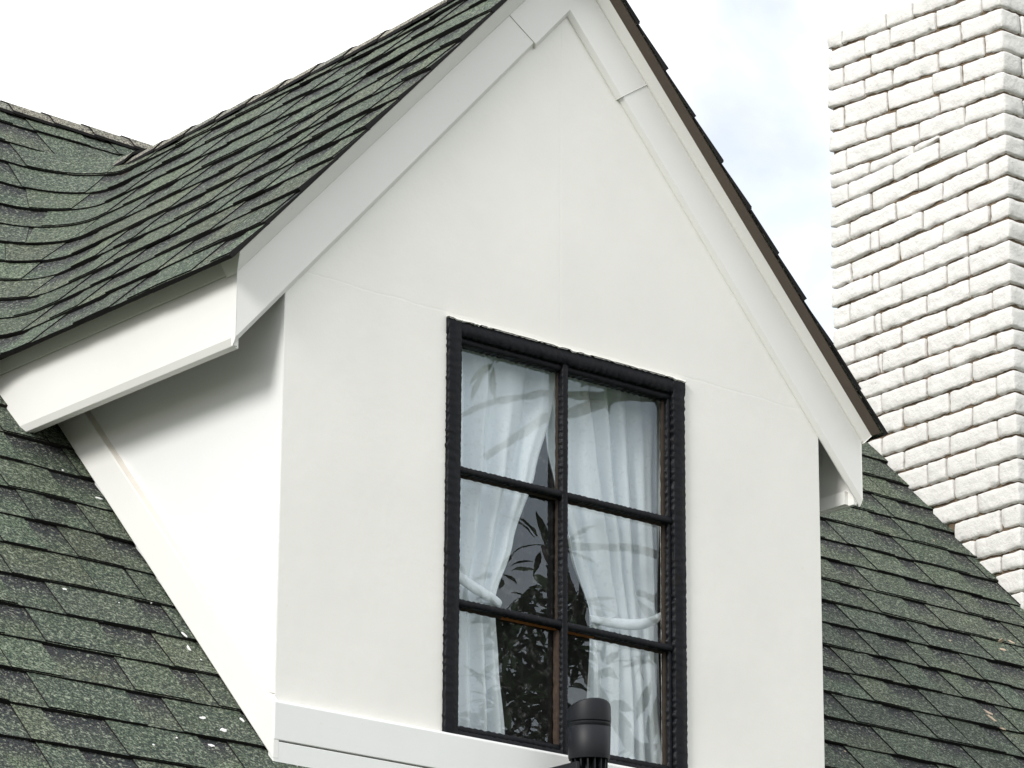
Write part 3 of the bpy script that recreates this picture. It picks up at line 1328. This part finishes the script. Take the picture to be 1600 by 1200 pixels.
def wbar(p0, p1, wd, yf, yb, amp, period, name, parent, mat, seed=0.0, flat=True):
    """hammered iron bar in the wall plane, scalloped along both edges"""
    a, b = Vector((p0[0], 0, p0[1])), Vector((p1[0], 0, p1[1]))
    d = (b - a)
    ln = d.length
    d.normalize()
    nrm = Vector((-d.z, 0, d.x))
    n = max(4, int(ln / 0.0035))
    V = []
    k_ = 0.0025 / (yb - yf)
    q_ = 1 - 0.004 / wd
    prof = [(-1.0, 1.0, 1), (-1.0, k_, 1), (-q_, 0.0, 0.6), (0.0, -0.02, 0), (q_, 0.0, 0.6), (1.0, k_, 1), (1.0, 1.0, 1)]
    np_ = len(prof)
    for i in range(n + 1):
        u = ln * i / n
        for q, f, e in prof:
            ph = u / period * 2 * math.pi + (1.3 if q > 0 else 0) + seed
            jitter = noise.noise(Vector((u * 22, q * 3, seed * 5)))
            off = e * (amp * math.sin(ph + 2.5 * jitter) * (0.45 + 0.7 * jitter) + amp * 0.7 * noise.noise(Vector((u * 75, q * 2, seed * 3))))
            y_ = yf + (yb - yf) * f
            if f < 0.5:
                y_ += amp * 0.30 * math.sin(ph + 0.8) * e + amp * 0.3 * noise.noise(Vector((u * 60, q, seed)))
            p = a + d * u + nrm * (q * wd / 2 + (off if q else 0) * (1 if q > 0 else -1))
            V.append((p.x, y_, p.z))
    Fs = []
    for i in range(n):
        for j in range(np_ - 1):
            Fs.append([i * np_ + j, i * np_ + j + 1, (i + 1) * np_ + j + 1, (i + 1) * np_ + j])
    Fs.append([j for j in range(np_)][::-1])
    Fs.append([n * np_ + j for j in range(np_)])
    return mk(name, V, Fs, mat, parent, None, True)


FWD = 0.041
win = wbar((WL - 0.002, WT - FWD / 2), (WR_ + 0.002, WT - FWD / 2), FWD, YW, 0.02, 0.0030, 0.021, 'window', house, M['iron'], 0.2)
win['label'] = 'black hammered iron window of six panes'
wbar((WL + FWD / 2, WT - 0.004), (WL + FWD / 2, -0.04), FWD, YW - 0.0015, 0.02, 0.0030, 0.022, 'window_frame', win, M['iron'], 1.1)
wbar((WR_ - FWD / 2, WT - 0.004), (WR_ - FWD / 2, -0.04), FWD, YW - 0.0015, 0.02, 0.0030, 0.021, 'window_frame', win, M['iron'], 2.3)
wbar((WL, -0.008), (WR_, -0.008), 0.03, YW + 0.004, 0.03, 0.0018, 0.02, 'window_frame', win, M['iron'], 3.1)
# inner sash bars, set back
IX0, IX1, IZ0, IZ1 = WL + FWD - 0.004, WR_ - FWD + 0.004, 0.004, WT - FWD + 0.004
wbar((IX0, IZ1 - 0.010), (IX1, IZ1 - 0.010), 0.022, 0.000, 0.026, 0.0020, 0.019, 'sash_bar', win, M['iron'], 0.7)
wbar((IX0 + 0.007, IZ1), (IX0 + 0.007, IZ0 - 0.03), 0.016, 0.001, 0.026, 0.0020, 0.02, 'sash_bar', win, M['iron'], 1.9)
wbar((IX1 - 0.007, IZ1), (IX1 - 0.007, IZ0 - 0.03), 0.018, 0.001, 0.026, 0.0020, 0.02, 'sash_bar', win, M['iron'], 2.9)
wbar((IX0, 0.012), (IX1, 0.012), 0.020, 0.002, 0.026, 0.0018, 0.02, 'sash_bar', win, M['iron'], 4.0)
MX = 0.886
ZH = (0.669, 0.329)
wbar((MX, IZ1), (MX, 0.0), 0.019, -0.006, 0.020, 0.0019, 0.016, 'muntin', win, M['iron'], 0.4)
for i, zz in enumerate(ZH):
    wbar((IX0, zz), (IX1, zz), 0.018, -0.004, 0.020, 0.0019, 0.0155, 'muntin', win, M['iron'], 1.4 + i)
GYL = 0.024
# putty lines behind the bars, rusty in the middle
for i, zz in enumerate(ZH):
    for x0, x1 in ((IX0, MX), (MX, IX1)):
        rusty = i == 1
        if rusty:
            xm = x0 + (x1 - x0) * 0.45 if x0 == IX0 else x0 + (x1 - x0) * 0.30
            segs = [(x0, xm, 'putty'), (xm, x1, 'rust')] if x0 == IX0 else [(x0, xm, 'rust'), (xm, x1, 'putty')]
        else:
            segs = [(x0, x1, 'putty')]
        for a, b, mn in segs:
            wbar((a, zz - 0.001), (b, zz - 0.001), 0.025, 0.012, 0.0205, 0.0012, 0.03, 'putty_line', win, M[mn], 5 + i)
wbar((MX + 0.001, IZ1), (MX + 0.001, 0.0), 0.027, 0.012, 0.0205, 0.0012, 0.04, 'putty_line', win, M['putty'], 8.0)
wbar((MX - 0.001, 0.315), (MX - 0.001, 0.0), 0.031, 0.006, 0.021, 0.0016, 0.05, 'putty_line', win, M['rust_brown'], 12.0)
wbar((IX1 - 0.012, IZ1), (IX1 - 0.012, 0.0), 0.024, 0.012, 0.0205, 0.0012, 0.04, 'putty_line', win, M['putty'], 9.0)
# six panes of glass
xs = [IX0, MX, IX1]
zs = [IZ1, ZH[0], ZH[1], 0.0]
for r in range(3):
    for c_ in range(2):
        v, f = box(xs[c_] + 0.001, xs[c_ + 1] - 0.001, GYL, GYL + 0.003, zs[r + 1] + 0.001, zs[r] - 0.001)
        o = mk('pane', v, f, M['glass'], win)
        o.rotation_euler = (math.radians(rnd.uniform(-0.35, 0.35)), 0, math.radians(rnd.uniform(-0.35, 0.35)))
# chipped caulk along the top and the left side of the frame
def caulk(p0, p1, name='caulk_bead'):
    a, b = Vector((p0[0], 0, p0[1])), Vector((p1[0], 0, p1[1]))
    d = (b - a)
    ln = d.length
    d.normalize()
    nrm = Vector((-d.z, 0, d.x))
    n = int(ln / 0.004)
    V = []
    for i in range(n + 1):
        u = ln * i / n
        p = a + d * u
        w_ = max(0.0, -0.001 + 0.011 * noise.noise(Vector((u * 38, p0[0] * 3, 1.0))) + 0.004 * noise.noise(Vector((u * 140, 2.0, 1.0))))
        for q, y_ in ((-w_, -0.0112), (-w_ * 0.5, -0.0145), (0.0025, -0.011), (0.0035, -0.0005)):
            V.append((p.x + nrm.x * q, y_, p.z + nrm.z * q))
    Fs = []
    for i in range(n):
        for j in range(3):
            Fs.append([i * 4 + j, i * 4 + j + 1, (i + 1) * 4 + j + 1, (i + 1) * 4 + j])
    mk(name, V, Fs, M['caulk'], win)


caulk((WL - 0.002, WT + 0.001), (WR_ + 0.002, WT + 0.001))

# ------------------------------------------------------------------ curtains
def interp(tab, z):
    tab = sorted(tab)
    for (z0, x0), (z1, x1) in zip(tab[:-1], tab[1:]):
        if z0 <= z <= z1:
            f = (z - z0) / (z1 - z0)
            f2 = f * f * (3 - 2 * f) * 0.5 + f * 0.5
            return x0 + (x1 - x0) * f2
    return tab[0][1] if z < tab[0][0] else tab[-1][1]


def curtain(label, left, right, yc_, tie_z, folds, seedc, band):
    root = empty('curtain', (sum(q[1] for q in left) / len(left), yc_, -0.1), label, 'curtain', 'tied back window curtains')
    ORIG[root.name] = Vector(root.location)
    nu, nz = 150, 90
    z0, z1 = -0.08, 1.14
    V = []
    for j in range(nz + 1):
        z_ = z0 + (z1 - z0) * j / nz
        xl_, xr_ = interp(left, z_), interp(right, z_)
        near = math.exp(-((z_ - tie_z) / 0.13) ** 2)
        amp = (0.024 - 0.013 * near) * (0.9 if z_ > tie_z else 1.0)
        for i in range(nu + 1):
            u = i / nu
            wv = noise.noise(Vector((u * 3.1, z_ * 0.8, seedc))) * 0.55
            ph = 2 * math.pi * folds * (u + 0.10 * noise.noise(Vector((u * 5, seedc * 2, z_ * 0.35)))) + wv * 3 + z_ * 0.5
            sh = math.sin(ph)
            yy = yc_ + amp * (sh * (1 - 0.25 * abs(sh)) + 0.16 * math.sin(2.3 * ph + seedc)) + 0.012 * noise.noise(Vector((u * 9, z_ * 3, seedc)))
            V.append((xl_ + (xr_ - xl_) * u + 0.004 * math.cos(ph), yy, z_))
    Fs = []
    for j in range(nz):
        for i in range(nu):
            a = j * (nu + 1) + i
            Fs.append([a, a + 1, a + nu + 2, a + nu + 1])
    mk('drape', V, Fs, M['cloth'], root, None, True)
    # tie band
    n = 24
    V = []
    for i in range(n + 1):
        f = i / n
        (xa, za), (xb, zb) = band
        x_ = xa + (xb - xa) * f
        z_ = za + (zb - za) * f - 0.030 * math.sin(math.pi * f) * (1 - 0.3 * f)
        hh = 0.011 + 0.004 * math.sin(math.pi * f)
        ry = yc_ - 0.043 + 0.028 * (2 * f - 1) ** 2
        for q, dy in ((-1, 0.004), (-0.6, -0.002), (0, -0.004 + 0.002 * math.sin(f * 30)), (0.6, -0.002), (1, 0.004)):
            V.append((x_, ry + dy, z_ + q * hh))
    Fs = []
    for i in range(n):
        for j in range(4):
            Fs.append([i * 5 + j, i * 5 + j + 1, (i + 1) * 5 + j + 1, (i + 1) * 5 + j])
    tb = mk('tie_band', V, Fs, M['cloth'], root, None, True)
    sol = tb.modifiers.new('solid', 'SOLIDIFY')
    sol.thickness = 0.002


SHX, SHZ = -0.030, -0.016     # the drapes hang close behind the panes
curtain('sheer white curtain tied back to the left half of the window',
        [(1.14, 0.49), (0.43, 0.54), (0.35, 0.54), (-0.1, 0.49)],
        [(z_ + SHZ, x_ + SHX) for z_, x_ in [(1.16, 0.975), (1.06, .958), (.937, .941), (.753, .888), (.553, .815), (.399, .756), (.374, .756), (.229, .772), (.06, .798), (-.1, .81)]],
        0.080, 0.370, 4.2, 3.3, ((0.515, 0.460), (0.732, 0.372)))
curtain('sheer white curtain tied back to the right half of the window',
        [(1.14, .84), (.826, .9095), (.729, .938), (.569, .9965), (.412, 1.066), (.343, 1.064), (.158, 1.055), (-.1, 1.05)],
        [(1.14, 1.34), (0.43, 1.315), (0.35, 1.315), (-0.1, 1.34)],
        0.118, 0.385, 5.2, 8.1, ((1.315, 0.450), (1.062, 0.395)))

# ------------------------------------------------------------------ spotlight
spot = empty('spotlight', (0.86, -0.02, -0.12), 'black cylindrical spotlight with slanted hood below the window', 'spotlight')
ORIG[spot.name] = Vector(spot.location)
SA = Vector((0.862, -0.125, -0.040))       # bottom centre of the housing
AX = Vector((-0.06, -0.05, 1.0)).normalized()
e1 = Vector((1, 0, 0))
e1 = (e1 - AX * e1.dot(AX)).normalized()
e2 = AX.cross(e1)


def ringpts(h, r, n=48, cut=None):
    out = []
    for k in range(n):
        g = 2 * math.pi * k / n
        d = e1 * math.cos(g) + e2 * math.sin(g)
        hh = h
        if cut is not None:
            hh = h + cut(g)
        out.append(tuple(SA + d * r + AX * hh))
    return out


def lathe(rows, n=48):
    V = []
    for h, r, cut in rows:
        V += ringpts(h, r, n, cut)
    Fs = []
    for i in range(len(rows) - 1):
        for k in range(n):
            k2 = (k + 1) % n
            Fs.append([i * n + k, i * n + k2, (i + 1) * n + k2, (i + 1) * n + k])
    return V, Fs


R_ = 0.0535
mk('housing', *lathe([(0.004, 0.040, None), (0.0, 0.050, None), (0.002, R_ - 0.0035, None), (0.006, R_ - 0.002, None), (0.078, R_ + 0.0008, None), (0.079, R_ - 0.0004, None), (0.0805, R_ - 0.0004, None), (0.0815, R_ + 0.001, None), (0.090, R_ + 0.001, None)]), M['black_plastic'], spot, None, True)
gmax = math.atan2(e2.dot(Vector((-0.33, -0.94, 0))), e1.dot(Vector((-0.33, -0.94, 0))))
cut = lambda g: 0.022 * math.cos(g - gmax)
mk('hood', *lathe([(0.0915, R_ - 0.004, None), (0.0915, R_ + 0.0016, None), (0.094, R_ + 0.002, None), (0.121, R_ + 0.0015, lambda g: cut(g) * 0.93), (0.124, R_ + 0.0005, cut), (0.124, R_ - 0.0025, cut), (0.120, R_ - 0.003, lambda g: cut(g) * 0.9), (0.080, R_ - 0.004, None)]), M['black_plastic'], spot, None, True)
mk('lens', *(lambda V: (V + [tuple(SA + AX * 0.086)], [[k, (k + 1) % 48, 48] for k in range(48)]))(ringpts(0.084, R_ - 0.004)), M['lens'], spot)
for k in range(16):
    g = 2 * math.pi * k / 16
    d = e1 * math.cos(g) + e2 * math.sin(g)
    q = AX.cross(d)
    V = []
    for h in (0.004, -0.085):
        for r_ in (0.020, 0.046 if h > -0.05 else 0.043):
            for s_ in (-0.002, 0.002):
                V.append(tuple(SA + d * r_ + q * s_ + AX * h))
    Fs = [[0, 1, 3, 2], [4, 6, 7, 5], [0, 4, 5, 1], [2, 3, 7, 6], [0, 2, 6, 4], [1, 5, 7, 3]]
    mk('cooling_fin', V, Fs, M['black_plastic'], spot)
mk('fin_core', *lathe([(0.003, 0.001, None), (0.003, 0.026, None), (-0.085, 0.026, None), (-0.088, 0.001, None)], 24), M['black_plastic'], spot, None, True)
br = mk('bracket', *join([box(0.800, 0.812, -0.150, -0.012, -0.115, -0.055), box(0.800, 0.915, -0.034, -0.0225, -0.16, -0.055)]), M['black_plastic'], spot)
bevel(br, 0.003)
mk('bolt', *tube([(0.789, -0.03, -0.066), (0.789, -0.022, -0.066)], 0.008, 10), M['black_plastic'], spot)
mk('bolt', *tube([(0.793, -0.13, -0.085), (0.801, -0.13, -0.085)], 0.009, 8), M['black_plastic'], spot)

# ------------------------------------------------------------------ tree in the garden (seen only as a reflection in the panes)
tree = empty('tree', (5.0, -3.3, GROUND), 'dark leafy tree mirrored in the window panes', 'tree')
ORIG[tree.name] = Vector(tree.location)
trunk = [(5.0, -3.3, GROUND), (4.95, -3.25, -2.2), (4.85, -3.15, -0.8), (4.8, -3.1, 0.3), (4.85, -3.0, 1.1)]
mk('trunk', *tube(trunk, [0.16, 0.13, 0.11, 0.09, 0.07], 12), M['bark'], tree, None, True)
limbs = [
    ([(4.85, -3.0, 1.1), (4.4, -2.95, 1.9), (3.95, -2.85, 2.25), (3.6, -2.9, 2.20), (3.3, -2.93, 2.05), (3.05, -2.95, 1.86)], [0.05, 0.036, 0.026, 0.022, 0.018, 0.012]),
    ([(3.75, -2.87, 2.24), (3.5, -2.9, 2.17), (3.28, -2.93, 2.14), (3.1, -2.95, 2.08), (2.9, -2.97, 1.98)], [0.022, 0.018, 0.014, 0.011, 0.008]),
    ([(4.8, -3.1, 0.3), (4.3, -3.0, 0.75), (3.8, -2.95, 1.0), (3.5, -2.92, 1.3), (3.35, -2.9, 1.6)], [0.05, 0.035, 0.026, 0.018, 0.010]),
    ([(4.83, -3.15, -0.5), (4.2, -3.05, 0.2), (3.7, -2.98, 0.6), (3.3, -2.9, 0.95), (3.2, -2.9, 1.3)], [0.05, 0.035, 0.024, 0.016, 0.010]),
    ([(4.85, -3.0, 1.1), (5.0, -3.1, 1.9), (5.2, -3.2, 2.6)], [0.06, 0.04, 0.02]),
    ([(4.8, -3.05, 0.8), (5.3, -3.3, 1.4), (5.7, -3.4, 1.9)], [0.055, 0.04, 0.02]),
    ([(4.8, -3.05, 0.9), (4.4, -2.9, 1.42), (4.0, -2.8, 1.62), (3.6, -2.8, 1.64), (3.35, -2.82, 1.60)], [0.04, 0.028, 0.020, 0.016, 0.010]),
    ([(4.8, -3.1, 0.5), (4.3, -2.9, 1.1), (3.95, -2.78, 1.42), (3.6, -2.75, 1.46)], [0.04, 0.028, 0.020, 0.012]),
]
for p_, r_ in limbs:
    mk('limb', *tube(p_, r_, 8), M['bark'], tree, None, True)
tr_ = random.Random(21)
LV, LF = [], []


def leaf(base, d, ln, wd):
    d = d.normalized()
    s_ = d.cross(Vector((0, 0, 1)))
    if s_.length < 0.05:
        s_ = Vector((1, 0, 0))
    s_.normalize()
    s_ = Quaternion(d, tr_.uniform(-1.0, 1.0)) @ s_
    n_ = s_.cross(d)
    b = len(LV)
    for f, wf, dp in ((0, 0.05, 0), (0.25, 0.8, 0.0), (0.5, 1.0, -0.05), (0.75, 0.75, -0.14), (1.0, 0.03, -0.28)):
        c_ = base + d * (ln * f) + n_ * (ln * dp)
        LV.append(tuple(c_ - s_ * (wd * wf / 2) + n_ * (wd * 0.1)))
        LV.append(tuple(c_))
        LV.append(tuple(c_ + s_ * (wd * wf / 2) + n_ * (wd * 0.1)))
    for i in range(4):
        for j in range(2):
            a = b + i * 3 + j
            LF.append([a, a + 1, a + 4, a + 3])


def spray(c_, n_, rad, ln):
    for _ in range(n_):
        d = Vector((tr_.gauss(0, 1), tr_.gauss(0, 1), tr_.gauss(0.1, 0.8)))
        leaf(c_ + d.normalized() * rad * tr_.random(), d, ln * tr_.uniform(0.7, 1.2), ln * 0.27 * tr_.uniform(0.8, 1.2))


for li, (p_, r_) in enumerate(limbs):
    pts = [Vector(q) for q in p_]
    if li in (4, 5):
        spray(pts[-1], 16, 0.06, 0.14)
    if li in (2, 3):
        for a, b in zip(pts[1:-1], pts[2:]):
            for _ in range(4):
                spray(a.lerp(b, tr_.random()), 3, 0.05, 0.13)
        spray(pts[-1], 12, 0.05, 0.13)
spray(Vector((3.52, -2.88, 2.27)), 14, 0.05, 0.13)
spray(Vector((3.75, -2.86, 2.30)), 9, 0.05, 0.11)
spray(Vector((3.05, -2.92, 2.2)), 8, 0.07, 0.12)
spray(Vector((2.95, -2.92, 2.32)), 8, 0.07, 0.12)
for _ in range(95):      # sprays mirrored in the lower panes
    c_ = Vector((tr_.uniform(3.02, 3.5), tr_.uniform(-3.02, -2.78), tr_.triangular(0.72, 1.58, 0.9)))
    spray(c_, 7, 0.06, 0.092)
for _ in range(170):
    c_ = Vector((5.25, -3.2, 1.6)) + Vector((tr_.gauss(0, .36), tr_.gauss(0, .5), tr_.gauss(0, .7)))
    spray(c_, 7, 0.08, 0.14)
mk('crown', LV, LF, M['leaf'], tree, None, True)
print('COUNTS', counts, 'bricks', seed)
